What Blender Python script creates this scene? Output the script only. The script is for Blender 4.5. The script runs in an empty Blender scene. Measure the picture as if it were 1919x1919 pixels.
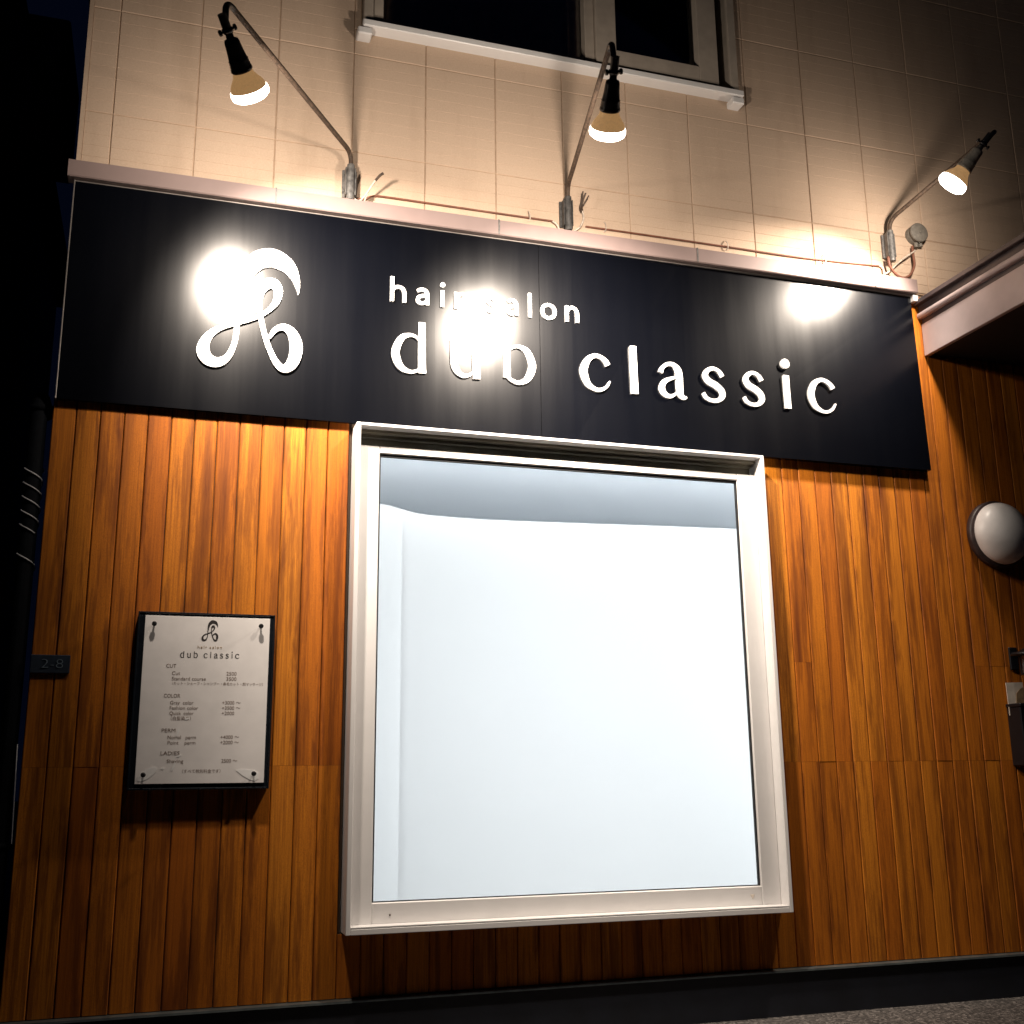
import bpy, bmesh, math, random
from mathutils import Vector, Matrix
random.seed(7)
S = bpy.context.scene
COL = S.collection

# ------------------------------------------------------------------ camera
F_PX, YAW, PITCH, ROLL = 2082.89, 0.3069, 0.2347, -0.0113
CAM = Vector((-0.6696, -4.0724, 0.9591))
def cam_axes():
    fwd = Vector((math.sin(YAW)*math.cos(PITCH), math.cos(YAW)*math.cos(PITCH), math.sin(PITCH)))
    right = Vector((math.cos(YAW), -math.sin(YAW), 0)); up = right.cross(fwd)
    c, s = math.cos(ROLL), math.sin(ROLL)
    return c*right + s*up, c*up - s*right, fwd
RT, UP, FW = cam_axes()
cd = bpy.data.cameras.new('camera'); cam = bpy.data.objects.new('camera', cd); COL.objects.link(cam)
cd.sensor_width = 36; cd.lens = F_PX/1919*36; cd.clip_start = .05; cd.clip_end = 500
M = Matrix((RT, UP, -FW)).transposed().to_4x4(); M.translation = CAM
cam.matrix_world = M; S.camera = cam
S.render.resolution_x = S.render.resolution_y = 1024
def W(u, v, Y):                                  # photo pixel -> point on the plane y = Y
    d = RT*((u-960)/F_PX) + UP*((960-v)/F_PX) + FW
    return CAM + d*((Y-CAM.y)/d.y)

# ------------------------------------------------------------------ night sky
wd = bpy.data.worlds.new('World'); S.world = wd; wd.use_nodes = True
bg = wd.node_tree.nodes['Background']; bg.inputs[0].default_value = (.16, .30, 1, 1); bg.inputs[1].default_value = .0045
S.view_settings.view_transform = 'Standard'; S.view_settings.look = 'None'
S.view_settings.gamma = 1; S.view_settings.exposure = 0
LAMP_W, LAMP_SPREAD = 34.0, 98                  # each reflector bulb: power and beam spread
FILL_W, FILL_K = 13.0, (.90, 1.15, .42)        # wide fill added at each bulb to brighten the siding
LAMP_COL = (1.0, .86, .72)

# ------------------------------------------------------------------ materials
MATS = {}
class NT:
    def __init__(s, name):
        s.m = bpy.data.materials.new(name); s.m.use_nodes = True; s.t = s.m.node_tree; s.n = s.t.nodes
        s.b = s.n['Principled BSDF']; MATS[name] = s.m
    def add(s, typ, **kw):
        n = s.n.new(typ)
        for k, v in kw.items():
            if k.startswith('i_'):
                key = k[2:]; key = int(key) if key.isdigit() else key
                n.inputs[key].default_value = v
            else: setattr(n, k, v)
        return n
    def link(s, a, b): s.t.links.new(a, b)
    def pos(s, scale=(1,1,1), rnd=False):
        g = s.add('ShaderNodeNewGeometry'); mp = s.add('ShaderNodeMapping'); mp.inputs['Scale'].default_value = scale
        s.link(g.outputs['Position'], mp.inputs['Vector'])
        if rnd:
            oi = s.add('ShaderNodeObjectInfo'); cx = s.add('ShaderNodeCombineXYZ')
            mu = s.add('ShaderNodeMath', operation='MULTIPLY'); mu.inputs[1].default_value = 37.
            s.link(oi.outputs['Random'], mu.inputs[0]); s.link(mu.outputs[0], cx.inputs[0]); s.link(mu.outputs[0], cx.inputs[2])
            s.link(cx.outputs[0], mp.inputs['Location'])
        return mp.outputs[0]
    def noise(s, vec, sc, det=4, rough=.55):
        n = s.add('ShaderNodeTexNoise'); n.inputs['Scale'].default_value = sc; n.inputs['Detail'].default_value = det
        n.inputs['Roughness'].default_value = rough; s.link(vec, n.inputs['Vector']); return n.outputs['Fac']
    def ramp(s, fac, stops):
        r = s.add('ShaderNodeValToRGB'); e = r.color_ramp.elements
        e[0].position, e[0].color = stops[0][0], (*stops[0][1], 1)
        e[1].position, e[1].color = stops[-1][0], (*stops[-1][1], 1)
        for p, c in stops[1:-1]:
            x = e.new(p); x.color = (*c, 1)
        s.link(fac, r.inputs[0]); return r.outputs[0]
    def mix(s, fac, a, b, mode='MIX'):
        n = s.add('ShaderNodeMix', data_type='RGBA', blend_type=mode)
        for sock, v in ((n.inputs[0], fac), (n.inputs[6], a), (n.inputs[7], b)):
            if hasattr(v, 'is_output'): s.link(v, sock)
            elif isinstance(v, (int, float)): sock.default_value = v
            else: sock.default_value = (*v, 1)
        return n.outputs[2]
    def bump(s, h, st, dist):
        n = s.add('ShaderNodeBump'); n.inputs['Strength'].default_value = st; n.inputs['Distance'].default_value = dist
        s.link(h, n.inputs['Height']); s.link(n.outputs[0], s.b.inputs['Normal'])
    def base(s, c):
        if hasattr(c, 'is_output'): s.link(c, s.b.inputs['Base Color'])
        else: s.b.inputs['Base Color'].default_value = (*c, 1)
def simple(name, col, rough=.5, metal=0, var=.25, sc=30, bump=.0, spec=.5):
    t = NT(name); v = t.pos(); n = t.noise(v, sc)
    lo = tuple(c*(1-var) for c in col); hi = tuple(min(1, c*(1+var*.6)) for c in col)
    t.base(t.ramp(n, [(.3, lo), (.7, hi)])); t.b.inputs['Roughness'].default_value = rough
    t.b.inputs['Metallic'].default_value = metal; t.b.inputs['Specular IOR Level'].default_value = spec
    if bump: t.bump(t.noise(v, sc*6), bump, .002)
    return t
def emit(name, col, st):
    t = NT(name); t.base((.8,.8,.8)); t.b.inputs['Emission Color'].default_value = (*col, 1); t.b.inputs['Emission Strength'].default_value = st
# oiled cedar-coloured boards, darkened in streaks by weather
t = NT('wood')
v = t.pos((1,1,1), True); vs = t.pos((20,20,.9), True); vg = t.pos((90,90,1.6), True); vw = t.pos((1,1,1))
oi = t.add('ShaderNodeObjectInfo')
tone = t.ramp(oi.outputs['Random'], [(0, (.50,.135,.009)), (.2, (.66,.215,.014)), (.45, (.57,.165,.010)), (.75, (.68,.225,.015)), (1, (.74,.26,.020))])
grain = t.noise(vg, 1.6, 6, .65)
c = t.mix(t.ramp(grain, [(.35, (.55,.55,.55)), (.62, (0,0,0))]), tone, (.27,.070,.008))
streak = t.noise(vs, 1.0, 5, .6)
c = t.mix(t.ramp(streak, [(.53, (0,0,0)), (.61, (.30,.30,.30)), (.74, (.8,.8,.8))]), c, (.13,.033,.006))
tc = t.add('ShaderNodeTexCoord'); sx = t.add('ShaderNodeSeparateXYZ'); t.link(tc.outputs['Object'], sx.inputs[0])
ab = t.add('ShaderNodeMath', operation='ABSOLUTE'); t.link(sx.outputs[0], ab.inputs[0])
eg = t.add('ShaderNodeMapRange'); eg.inputs[1].default_value = .010; eg.inputs[2].default_value = .041; eg.inputs[3].default_value = .0; eg.inputs[4].default_value = .12; t.link(ab.outputs[0], eg.inputs[0])
es = t.add('ShaderNodeMath', operation='ADD'); t.link(t.noise(t.pos((17,17,2.2)), 1.0, 6, .66), es.inputs[0]); t.link(eg.outputs[0], es.inputs[1])
c = t.mix(t.ramp(es.outputs[0], [(.60, (0,0,0)), (.68, (.5,.5,.5)), (.80, (.9,.9,.9))]), c, (.12,.028,.005))
blot = t.noise(t.pos((17,17,1.0), True), 1.0, 7, .70)
c = t.mix(t.ramp(blot, [(.50, (0,0,0)), (.555, (.45,.45,.45)), (.64, (.65,.65,.65)), (.72, (.92,.92,.92))]), c, (.115,.024,.004))
speck = t.noise(v, 420, 2, .7)
c = t.mix(t.ramp(speck, [(.38, (.45,.45,.45)), (.5, (0,0,0))]), c, (.22,.056,.007))
t.base(c); t.b.inputs['Roughness'].default_value = .62; t.b.inputs['Specular IOR Level'].default_value = .25
t.bump(grain, .35, .0015)
# cement siding
t = NT('siding'); v = t.pos(); vd = t.pos((6,6,1.2))
c = t.ramp(t.noise(v, 160, 5, .7), [(.3, (.47,.35,.26)), (.7, (.56,.425,.32))])
c = t.mix(t.ramp(t.noise(vd, 1, 5, .6), [(.5, (0,0,0)), (.75, (.35,.35,.35))]), c, (.30,.21,.14))
t.base(c); t.b.inputs['Roughness'].default_value = .8; t.b.inputs['Specular IOR Level'].default_value = .2
t.bump(t.noise(t.pos((1,1,4)), 120, 6, .7), .45, .003)
simple('joint_sealant', (.40,.28,.19), .8)
simple('dark_backing', (.035,.018,.008), .9)
simple('flashing_metal', (.24,.18,.17), .42, 0, .08, 8)
# satin black sign sheet with a little dust
t = NT('sign_black'); v = t.pos()
t.base(t.ramp(t.noise(v, 3, 5), [(.3, (.0009,.0012,.0026)), (.75, (.0014,.0018,.0034))]))
rg = t.add('ShaderNodeMapRange'); rg.inputs[3].default_value = .18; rg.inputs[4].default_value = .27
t.link(t.noise(t.pos((5,5,.25)), 2.2, 7, .65), rg.inputs[0]); t.link(rg.outputs[0], t.b.inputs['Roughness'])
t.b.inputs['Specular IOR Level'].default_value = .4
simple('sign_edge', (.32,.29,.27), .35, .6, .2, 20)
simple('letter_white', (.84,.84,.85), .4, 0, .03)
simple('white_frame', (.74,.725,.72), .38, 0, .03, 12)
simple('upper_frame', (.36,.31,.26), .5, 0, .12, 18)  # upstairs frame, darker and warmer than the shop window frame
simple('gasket', (.012,.012,.014), .6)
simple('shutter_header', (.30,.27,.20), .5, 0, .2, 10)
simple('plinth_dark', (.008,.010,.017), .55, 0, .35, 9, .3)
simple('drip_metal', (.22,.25,.25), .35, .7, .3, 20)
simple('galvanised', (.17,.165,.16), .55, .4, .55, 60, .4)
simple('galvanised_dark', (.085,.082,.080), .55, .4, .6, 70, .4)
simple('arm_rust', (.075,.048,.032), .65, .2, .65, 80, .5)
simple('arm_black', (.014,.014,.017), .38, 0, .3, 60)
simple('socket_black', (.012,.012,.014), .33, 0, .3, 40)
simple('socket_grey', (.35,.33,.29), .6, 0, .4, 90, .4)
t = simple('bulb_glass', (.66,.48,.28), .35, 0, .45, 38); t.b.inputs['Emission Color'].default_value = (1,.55,.22,1); t.b.inputs['Emission Strength'].default_value = .30
simple('cable_brown', (.16,.06,.035), .6, 0, .3)
simple('cable_pale', (.50,.42,.35), .6, 0, .35, 60)
simple('wire_dark', (.05,.03,.02), .6)
simple('box_grey', (.15,.135,.115), .7, 0, .3, 70, .5)
simple('board_black', (.010,.013,.018), .22, 0, .3, 15)
simple('paper', (.93,.90,.89), .45, 0, .06, 14)
simple('patch_white', (.98,.98,.98), .6, 0, .06)
simple('ink', (.03,.025,.025), .6, 0, .1)
simple('ink_faded', (.17,.10,.07), .6, 0, .4, 220)
simple('ink_pale', (.38,.27,.16), .6, 0, .2, 200)
simple('screw_black', (.010,.010,.012), .4)
simple('plate_navy', (.022,.034,.055), .5, 0, .2, 30)
simple('digit_grey', (.20,.26,.32), .5, 0, .2, 60)
simple('canopy_paint', (.48,.40,.405), .45, 0, .12, 7)
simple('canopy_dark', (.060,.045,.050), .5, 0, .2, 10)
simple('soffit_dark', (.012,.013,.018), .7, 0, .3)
simple('globe_white', (.95,.94,.94), .35, 0, .05)
simple('base_brown', (.055,.035,.035), .45, 0, .4, 40)
simple('box_black', (.008,.008,.011), .4, 0, .3)
simple('card_white', (.68,.60,.52), .6, 0, .2, 30)
simple('kraft', (.30,.20,.11), .8, 0, .3, 50)
simple('pipe_dark', (.003,.004,.006), .8, 0, .3, 30, 0, .1)
simple('wrap_pale', (.62,.62,.64), .4, 0, .1)
simple('neighbour_wall', (.10,.035,.035), .8, 0, .3, 6)
simple('neighbour_dark', (.02,.02,.026), .8, 0, .3, 6)
t = NT('asphalt'); v = t.pos(); vo = t.add('ShaderNodeTexVoronoi'); vo.inputs['Scale'].default_value = 95; t.link(v, vo.inputs['Vector'])
c = t.ramp(vo.outputs['Color'], [(.2, (.045,.040,.038)), (.6, (.11,.098,.090)), (.85, (.24,.215,.20))])
c = t.mix(t.ramp(t.noise(v, 2.2, 5), [(.4, (0,0,0)), (.7, (.5,.5,.5))]), c, (.05,.045,.042))
t.base(c); t.b.inputs['Roughness'].default_value = .9; t.bump(vo.outputs['Distance'], .9, .006)
for nm, cl in (('pelmet_white', (.71,.745,.78)), ('screen_cloth', (.79,.795,.80))):
    t = NT(nm); o = t.n['Material Output']; df = t.add('ShaderNodeBsdfDiffuse'); tl = t.add('ShaderNodeBsdfTranslucent')
    df.inputs[0].default_value = tl.inputs[0].default_value = (*cl, 1); mx = t.add('ShaderNodeMixShader'); mx.inputs[0].default_value = .6
    t.link(df.outputs[0], mx.inputs[1]); t.link(tl.outputs[0], mx.inputs[2]); t.link(mx.outputs[0], o.inputs[0])
simple('room_white', (.80,.82,.82), .7, 0, .02)
simple('curtain', (.80,.60,.44), .9, 0, .2, 20)
simple('room_dark', (.01,.01,.013), .9)
simple('roof_dark', (.03,.03,.035), .8)
LENS = 10
LAMP_K = (.94, 1.14, .74)                        # the three bulbs are not equally strong
for i, k in enumerate((1, 1, 1)): emit('bulb_lens_%d' % i, LAMP_COL, LENS*k)
emit('tube_light', (1, .98, .94), 17)
emit('screen_backlight', (.95, .985, 1.0), 2.3)
t = NT('glass'); o = t.n['Material Output']
tr = t.add('ShaderNodeBsdfTransparent'); tr.inputs[0].default_value = (.97,.97,.975,1)
gl = t.add('ShaderNodeBsdfGlossy'); gl.inputs['Roughness'].default_value = .02
fr = t.add('ShaderNodeFresnel'); fr.inputs[0].default_value = 1.45
mx = t.add('ShaderNodeMixShader'); t.link(fr.outputs[0], mx.inputs[0]); t.link(tr.outputs[0], mx.inputs[1]); t.link(gl.outputs[0], mx.inputs[2])
t.link(mx.outputs[0], o.inputs[0])
t = NT('clear_glass'); t.base((.9,.9,.9)); t.b.inputs['Roughness'].default_value = .03; t.b.inputs['Transmission Weight'].default_value = .9

# ------------------------------------------------------------------ mesh helpers
class MB:
    def __init__(s): s.v = []; s.f = []; s.sm = []
    def add(s, vs, fs, smooth=False):
        o = len(s.v); s.v += [tuple(p) for p in vs]; s.f += [tuple(o+i for i in f) for f in fs]; s.sm += [smooth]*len(fs); return s
    def box(s, x0, x1, y0, y1, z0, z1, ch=0):
        if ch <= 0:
            vs = [(x,y,z) for z in (z0,z1) for y in (y0,y1) for x in (x0,x1)]
            return s.add(vs, [(0,2,3,1),(4,5,7,6),(0,1,5,4),(2,6,7,3),(0,4,6,2),(1,3,7,5)])
        bm = bmesh.new(); bmesh.ops.create_cube(bm, size=1)
        for q in bm.verts: q.co = ((x0+x1)/2+q.co.x*(x1-x0), (y0+y1)/2+q.co.y*(y1-y0), (z0+z1)/2+q.co.z*(z1-z0))
        bmesh.ops.bevel(bm, geom=bm.edges[:], offset=ch, segments=1, affect='EDGES', profile=.5)
        bm.verts.index_update()
        s.add([q.co for q in bm.verts], [[q.index for q in f.verts] for f in bm.faces]); bm.free(); return s
    def prism(s, poly, axis, a0, a1):
        # poly: (p,q) in the two other axes, extruded along axis
        def mk(p, q, a):
            return {'x': (a,p,q), 'y': (p,a,q), 'z': (p,q,a)}[axis]
        n = len(poly); vs = [mk(p,q,a0) for p,q in poly]+[mk(p,q,a1) for p,q in poly]
        fs = [(i,(i+1)%n,n+(i+1)%n,n+i) for i in range(n)]+[tuple(range(n))[::-1], tuple(range(n,2*n))]
        return s.add(vs, fs)
    def tube(s, pts, r, seg=10, cap=True):
        pts = [Vector(p) for p in pts]; rs = r if isinstance(r, (list, tuple)) else [r]*len(pts)
        prev = None; rings = []
        for i, p in enumerate(pts):
            d = (pts[min(i+1,len(pts)-1)]-pts[max(i-1,0)]).normalized()
            if prev is None:
                a = d.cross(Vector((0,0,1)));  a = a if a.length > .05 else d.cross(Vector((1,0,0)))
            else: a = prev - d*prev.dot(d)
            a.normalize(); prev = a; b = d.cross(a)
            rings.append([p+(a*math.cos(2*math.pi*k/seg)+b*math.sin(2*math.pi*k/seg))*rs[i] for k in range(seg)])
        vs = [q for rg in rings for q in rg]; fs = []
        for i in range(len(pts)-1):
            for k in range(seg):
                fs.append((i*seg+k, i*seg+(k+1)%seg, (i+1)*seg+(k+1)%seg, (i+1)*seg+k))
        s.add(vs, fs, True)
        if cap: s.add(rings[0], [tuple(range(seg))[::-1]]); s.add(rings[-1], [tuple(range(seg))])
        return s
    def lathe(s, org, axis, prof, seg=24, smooth=True):
        # prof: list of (distance along axis, radius)
        axis = Vector(axis).normalized(); a = axis.orthogonal().normalized(); b = axis.cross(a); org = Vector(org)
        vs = []; fs = []
        for h, r in prof:
            for k in range(seg):
                an = 2*math.pi*k/seg; vs.append(org+axis*h+(a*math.cos(an)+b*math.sin(an))*max(r, 1e-5))
        for i in range(len(prof)-1):
            for k in range(seg): fs.append((i*seg+k, i*seg+(k+1)%seg, (i+1)*seg+(k+1)%seg, (i+1)*seg+k))
        return s.add(vs, fs, smooth)
    def mesh(s, name, mat):
        m = bpy.data.meshes.new(name); m.from_pydata(s.v, [], s.f); m.polygons.foreach_set('use_smooth', s.sm)
        m.materials.append(MATS[mat]); bm = bmesh.new(); bm.from_mesh(m); bmesh.ops.recalc_face_normals(bm, faces=bm.faces); bm.to_mesh(m); bm.free(); return m
    def obj(s, name, mat, parent=None): return link(name, s.mesh(name, mat), parent)
def link(name, me, parent=None, loc=None, scale=None):
    o = bpy.data.objects.new(name, me); COL.objects.link(o)
    if parent is not None:
        o.parent = parent
        if loc is None: loc = (0,0,0)
        o.location = Vector(loc) - ORG.get(parent.name, Vector((0,0,0)))
    elif loc is not None: o.location = loc
    if scale: o.scale = scale
    return o
ORG = {}
def thing(name, label, cat, at, group=None):
    o = bpy.data.objects.new(name, None); COL.objects.link(o); o.location = at; o.empty_display_size = .1
    ORG[o.name] = Vector(at); tag(o, label, cat, group); return o
def tag(o, label, cat, group=None, kind=None):
    if label: o['label'] = label
    if cat: o['category'] = cat
    if group: o['group'] = group
    if kind: o['kind'] = kind
    return o
def fillet(pts, r, n=6):
    pts = [Vector(p) for p in pts]; out = [pts[0]]
    for i in range(1, len(pts)-1):
        a = pts[i-1]-pts[i]; b = pts[i+1]-pts[i]; k = min(r, a.length*.49, b.length*.49)
        p0 = pts[i]+a.normalized()*k; p1 = pts[i]+b.normalized()*k
        for j in range(n+1):
            u = j/n; out.append(p0*(1-u)**2+pts[i]*2*u*(1-u)+p1*u*u)
    out.append(pts[-1]); return out
def catmull(pts, n=6):
    out = []
    P = [pts[0]]+list(pts)+[pts[-1]]
    for i in range(1, len(P)-2):
        for j in range(n):
            u = j/n; r = []
            for k in range(len(P[0])):
                a, b, c, d = P[i-1][k], P[i][k], P[i+1][k], P[i+2][k]
                r.append(.5*((2*b)+(-a+c)*u+(2*a-5*b+4*c-d)*u*u+(-a+3*b-3*c+d)*u**3))
            out.append(tuple(r))
    out.append(tuple(pts[-1])); return out
def ribbon(mb, pts, yb, yf0, yf1=None, n=6, closed=False):
    # pts: (x, z, width) on the wall; raised from y=yb to yf (front); front steps slowly from yf0 to yf1
    if yf1 is None: yf1 = yf0
    c = catmull(pts, n) if n > 1 else list(pts); m = len(c); L = []; R_ = []
    for i in range(m):
        a = c[max(i-1,0)]; b = c[min(i+1,m-1)]; dx, dz = b[0]-a[0], b[1]-a[1]; l = math.hypot(dx,dz) or 1
        nx, nz = -dz/l, dx/l; w = max(c[i][2], 1e-4)/2
        L.append((c[i][0]+nx*w, c[i][1]+nz*w)); R_.append((c[i][0]-nx*w, c[i][1]-nz*w))
    vs = []
    for i in range(m):
        yf = yf0+(yf1-yf0)*i/(m-1)
        vs += [(L[i][0],yf,L[i][1]), (R_[i][0],yf,R_[i][1]), (L[i][0],yb,L[i][1]), (R_[i][0],yb,R_[i][1])]
    fs = []
    for i in range(m-1):
        o = 4*i; q = o+4
        fs += [(o,o+1,q+1,q), (o,q,q+2,o+2), (o+1,o+3,q+3,q+1)]
    fs += [(0,2,3,1), (4*m-4,4*m-3,4*m-1,4*m-2)]
    mb.add(vs, fs)

# ------------------------------------------------------------------ ground
GZ = .06
g = MB(); N = 24
g.box(-60, 60, -60, 60, GZ-.3, GZ); g = g.obj('ground', 'asphalt'); tag(g, 'dark grey asphalt ground in front of the shop', 'ground', None, 'structure')

# ------------------------------------------------------------------ the shop building
SX0, SX1 = -1.072, 5.2
shop = thing('shop_building', 'two-storey salon building with orange timber boards below beige siding', 'building', (2, 2.5, GZ))
# core walls round the two window openings
core = MB(); YB = .012
DW = (-.02, 1.715, .44, 2.275)          # shop window opening
UW = (-.018, 1.748, 4.03, 5.05)         # upstairs window opening
for x0,x1,z0,z1 in ((SX0,DW[0],GZ,2.275),(DW[1],SX1,GZ,2.275),(DW[0],DW[1],GZ,DW[2]),(SX0,SX1,2.275,4.03),(SX0,UW[0],4.03,5.9),(UW[1],SX1,4.03,5.9),(UW[0],UW[1],UW[3],5.9)):
    core.box(x0, x1, YB, .1, z0, z1)
core.box(SX0, SX0+.1, .1, 5, GZ, 5.9); core.box(SX1-.1, SX1, .1, 5, GZ, 5.9); core.box(SX0, SX1, 5, 5.1, GZ, 5.9)
core.obj('wall', 'joint_sealant', shop)
m = MB()
for x0,x1,z0,z1 in ((-1.086,DW[0],.225,2.30),(DW[1],3.9,.225,2.30),(DW[0],DW[1],.225,DW[2]),(2.49,3.9,2.30,3.15)): m.box(x0,x1,.0085,.0115,z0,z1)
m.obj('dark_backing', 'dark_backing', shop)  # near-black sheet added to deepen the shade in the board gaps
m = MB()
for x0,x1,z0,z1 in ((SX0+.003,UW[0],3.165,5.89),(UW[1],SX1-.003,3.165,5.89),(UW[0],UW[1],3.165,UW[2]-.003),(UW[0],UW[1],UW[3]+.003,5.89)): m.box(x0,x1,.0042,.0115,z0,z1)
m.obj('joint_filler', 'joint_sealant', shop)
rf = MB(); rf.box(SX0-.3, SX1+.3, -.35, 5.4, 5.9, 6.1, .02); rf.obj('roof', 'roof_dark', shop)
# timber boards
PITCH_W = .0816; X0 = -1.009
def plank_mesh(w, ln):
    h = w/2; c = .0032; m = MB()
    m.prism([(-h+.0013,.008),(-h+.0013,c),(-h+.0013+c,0),(h-.0013-c,0),(h-.0013,c),(h-.0013,.008)], 'z', 0, ln); return m.mesh('plank','wood')
PM = {}
def plank(xa, xb, z0, z1):
    w, ln = round(xb-xa,4), round(z1-z0,4); k = (w, ln)
    if k not in PM: PM[k] = plank_mesh(w, ln)
    link('plank', PM[k], shop, ((xa+xb)/2, random.uniform(-.0012,.0008), z0))
edges = [-1.088]+[X0+PITCH_W*i for i in range(0, 62)]
JZ, ZB = 1.01, .232
for i in range(len(edges)-1):
    xa, xb = edges[i], edges[i+1]
    if xa > 3.9: break
    top = 3.15 if xb > 2.50 else 2.30
    segs = [(ZB, JZ-.0007), (JZ, top)]
    if random.random() < .22 and xa > 1.7: segs = [(ZB, JZ-.0007), (JZ, 1.414), (1.4147, top)]
    for z0, z1 in segs:
        parts = [(xa, xb, z0, z1)]
        a, b = max(xa, DW[0]), min(xb, DW[1])
        if b > a:
            parts = []
            if z0 < DW[2]: parts.append((xa, xb, z0, min(z1, DW[2]-.002)))
            if z1 > DW[2]+.01:
                if xa < DW[0]-.012: parts.append((xa, DW[0]-.002, max(z0, DW[2]) , z1))
                if xb > DW[1]+.012: parts.append((DW[1]+.002, xb, max(z0, DW[2]), z1))
        for q in parts: plank(*q)
# cement siding: blocks with fine ribs
TP, TX, RH, RZ = .307, -.969, .455, 3.4542
def tile_mesh(w, h, phase=0):
    m = MB(); hw = w/2-.0014; t = .0014; e = .0026; ribs = max(1, round(h/RH*9)); st = h/ribs
    prof = [(.010, t)]
    for r in range(ribs):
        a = r*st; lo = a+(t+e if r == 0 else .0010); hi = a+st-(t+e if r == ribs-1 else .0010)
        prof += [(0 if r else 0, lo), (0, hi)]
        if r < ribs-1: prof.append((.0016, a+st))
    prof[0:1] = [(.010, t), (.0035, t)]
    prof += [(.0035, h-t), (.010, h-t)]
    vs = []; fs = []
    for y, z in prof: vs += [(-hw+ (0 if y > .003 else .0022), y, z), (hw-(0 if y > .003 else .0022), y, z)]
    for k in range(len(prof)-1): fs.append((2*k, 2*k+1, 2*k+3, 2*k+2))
    m.add(vs, fs)
    n = len(prof)
    m.add([(-hw,.010,t),(-hw,.0035,t),(-hw,.0035,h-t),(-hw,.010,h-t)], [(0,1,2,3)]); m.add([(hw,.010,t),(hw,.0035,t),(hw,.0035,h-t),(hw,.010,h-t)], [(3,2,1,0)])
    m.add([(-hw,.0035,t),(-hw+.0022,0,t+e),(-hw+.0022,0,h-t-e),(-hw,.0035,h-t)], [(0,1,2,3)]); m.add([(hw,.0035,t),(hw-.0022,0,t+e),(hw-.0022,0,h-t-e),(hw,.0035,h-t)], [(3,2,1,0)])
    return m.mesh('siding_panel', 'siding')
TM = {}
def tile(xa, xb, z0, z1):
    k = (round(xb-xa,4), round(z1-z0,4))
    if k not in TM: TM[k] = tile_mesh(*k)
    link('siding_panel', TM[k], shop, ((xa+xb)/2, random.uniform(-.0008,.0006), z0))
cols = [SX0+.002]+[TX+TP*i for i in range(0, 21)]
rows = [3.17, RZ, RZ+RH, RZ+2*RH, RZ+3*RH, RZ+4*RH, RZ+5*RH]
for i in range(len(cols)-1):
    for j in range(len(rows)-1):
        xa, xb, z0, z1 = cols[i], cols[i+1], rows[j], rows[j+1]
        if xb > SX1: continue
        if xb > UW[0] and xa < UW[1] and z1 > UW[2]:
            if z0 >= UW[3]-.02: tile(xa,xb,z0,z1); continue
            if z0 < UW[2]: tile(xa, xb, z0, UW[2]-.002)
            z0b = max(z0, UW[2])
            if xa < UW[0]-.02: tile(xa, UW[0]-.002, z0b, z1)
            if xb > UW[1]+.02: tile(UW[1]+.002, xb, z0b, z1)
            if z1 > UW[3]+.03: tile(max(xa,UW[0]), min(xb,UW[1]), UW[3]+.002, z1)
        else: tile(xa, xb, z0, z1)
# ledge flashing above the sign, plinth and drip edge
m = MB(); m.prism([(.01,3.222),(-.050,3.212),(-.050,3.150),(-.046,3.146),(.01,3.146)], 'x', -1.105, 2.612); m.obj('ledge_flashing', 'flashing_metal', shop)
m = MB()
for s in (-.35,.56,1.47,2.38): m.prism([(.005,3.2245),(-.0515,3.2145),(-.0515,3.149),(.005,3.149)], 'x', s, s+.006)
m.obj('flashing_joint', 'galvanised', shop)
m = MB(); m.box(-1.088, SX1, -.012, .011, GZ-.02, .218); m.obj('plinth', 'plinth_dark', shop)
m = MB(); m.prism([(.011,.231),(-.022,.226),(-.024,.219),(-.020,.2185),(.011,.222)], 'x', -1.092, SX1); m.obj('drip_edge', 'drip_metal', shop)
m = MB(); m.box(SX0-.012, SX0+.004, -.004, .06, 3.17, 5.9); m.obj('corner_trim', 'siding', shop)

# --- shop window
def ring(m, x0,x1,z0,z1, t, y0,y1, tb=None, tt=None, ch=.002):
    tb = t if tb is None else tb; tt = t if tt is None else tt
    m.box(x0, x0+t, y0, y1, z0, z1, ch); m.box(x1-t, x1, y0, y1, z0, z1, ch)
    m.box(x0+t, x1-t, y0+.0006, y1, z0, z0+tb, ch); m.box(x0+t, x1-t, y0+.0006, y1, z1-tt, z1, ch)
swin = MB(); ring(swin, -.0164, 1.7112, .4437, 2.272, .017, -.090, .10, .020, .013); win = swin.obj('shop_window', 'white_frame', shop)
ORG[win.name] = Vector(shop.location)
win.location = -Vector(shop.location)
def sub(mb, name, mat): 
    o = link(name, mb.mesh(name, mat)); o.parent = win; return o
m = MB(); ring(m, .001, 1.694, .464, 2.200, .082, -.032, -.001, .076, .028, .003)
sub(m, 'sash', 'white_frame')
m = MB(); m.box(.001, 1.694, -.089, -.033, .4645, .470, .001); sub(m, 'sill', 'white_frame')
m = MB(); m.box(.001, 1.694, .010, .030, 2.200, 2.259); m.box(.001,1.694,-.012,.010,2.238,2.259); m.box(.001,1.694,-.045,-.012,2.249,2.259); sub(m, 'shutter_header', 'shutter_header')
m = MB(); ring(m, .0835, 1.6115, .5405, 2.1715, .006, -.022, -.010, .003, .010, 0); sub(m, 'gasket', 'gasket')
m = MB(); m.box(.086, 1.609, -.0095, -.0055, .542, 2.164); sub(m, 'pane', 'glass')
m = MB(); m.lathe((.147,-.0325,.498),(0,-1,0),[(0,.0035),(.0015,.003),(.002,0)],10); sub(m, 'screw_hole', 'arm_rust')
m = MB(); m.prism([(1.560,.510),(1.578,.510),(1.569,.493)], 'y', -.0335, -.031); sub(m, 'corner_mark', 'card_white')
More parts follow.
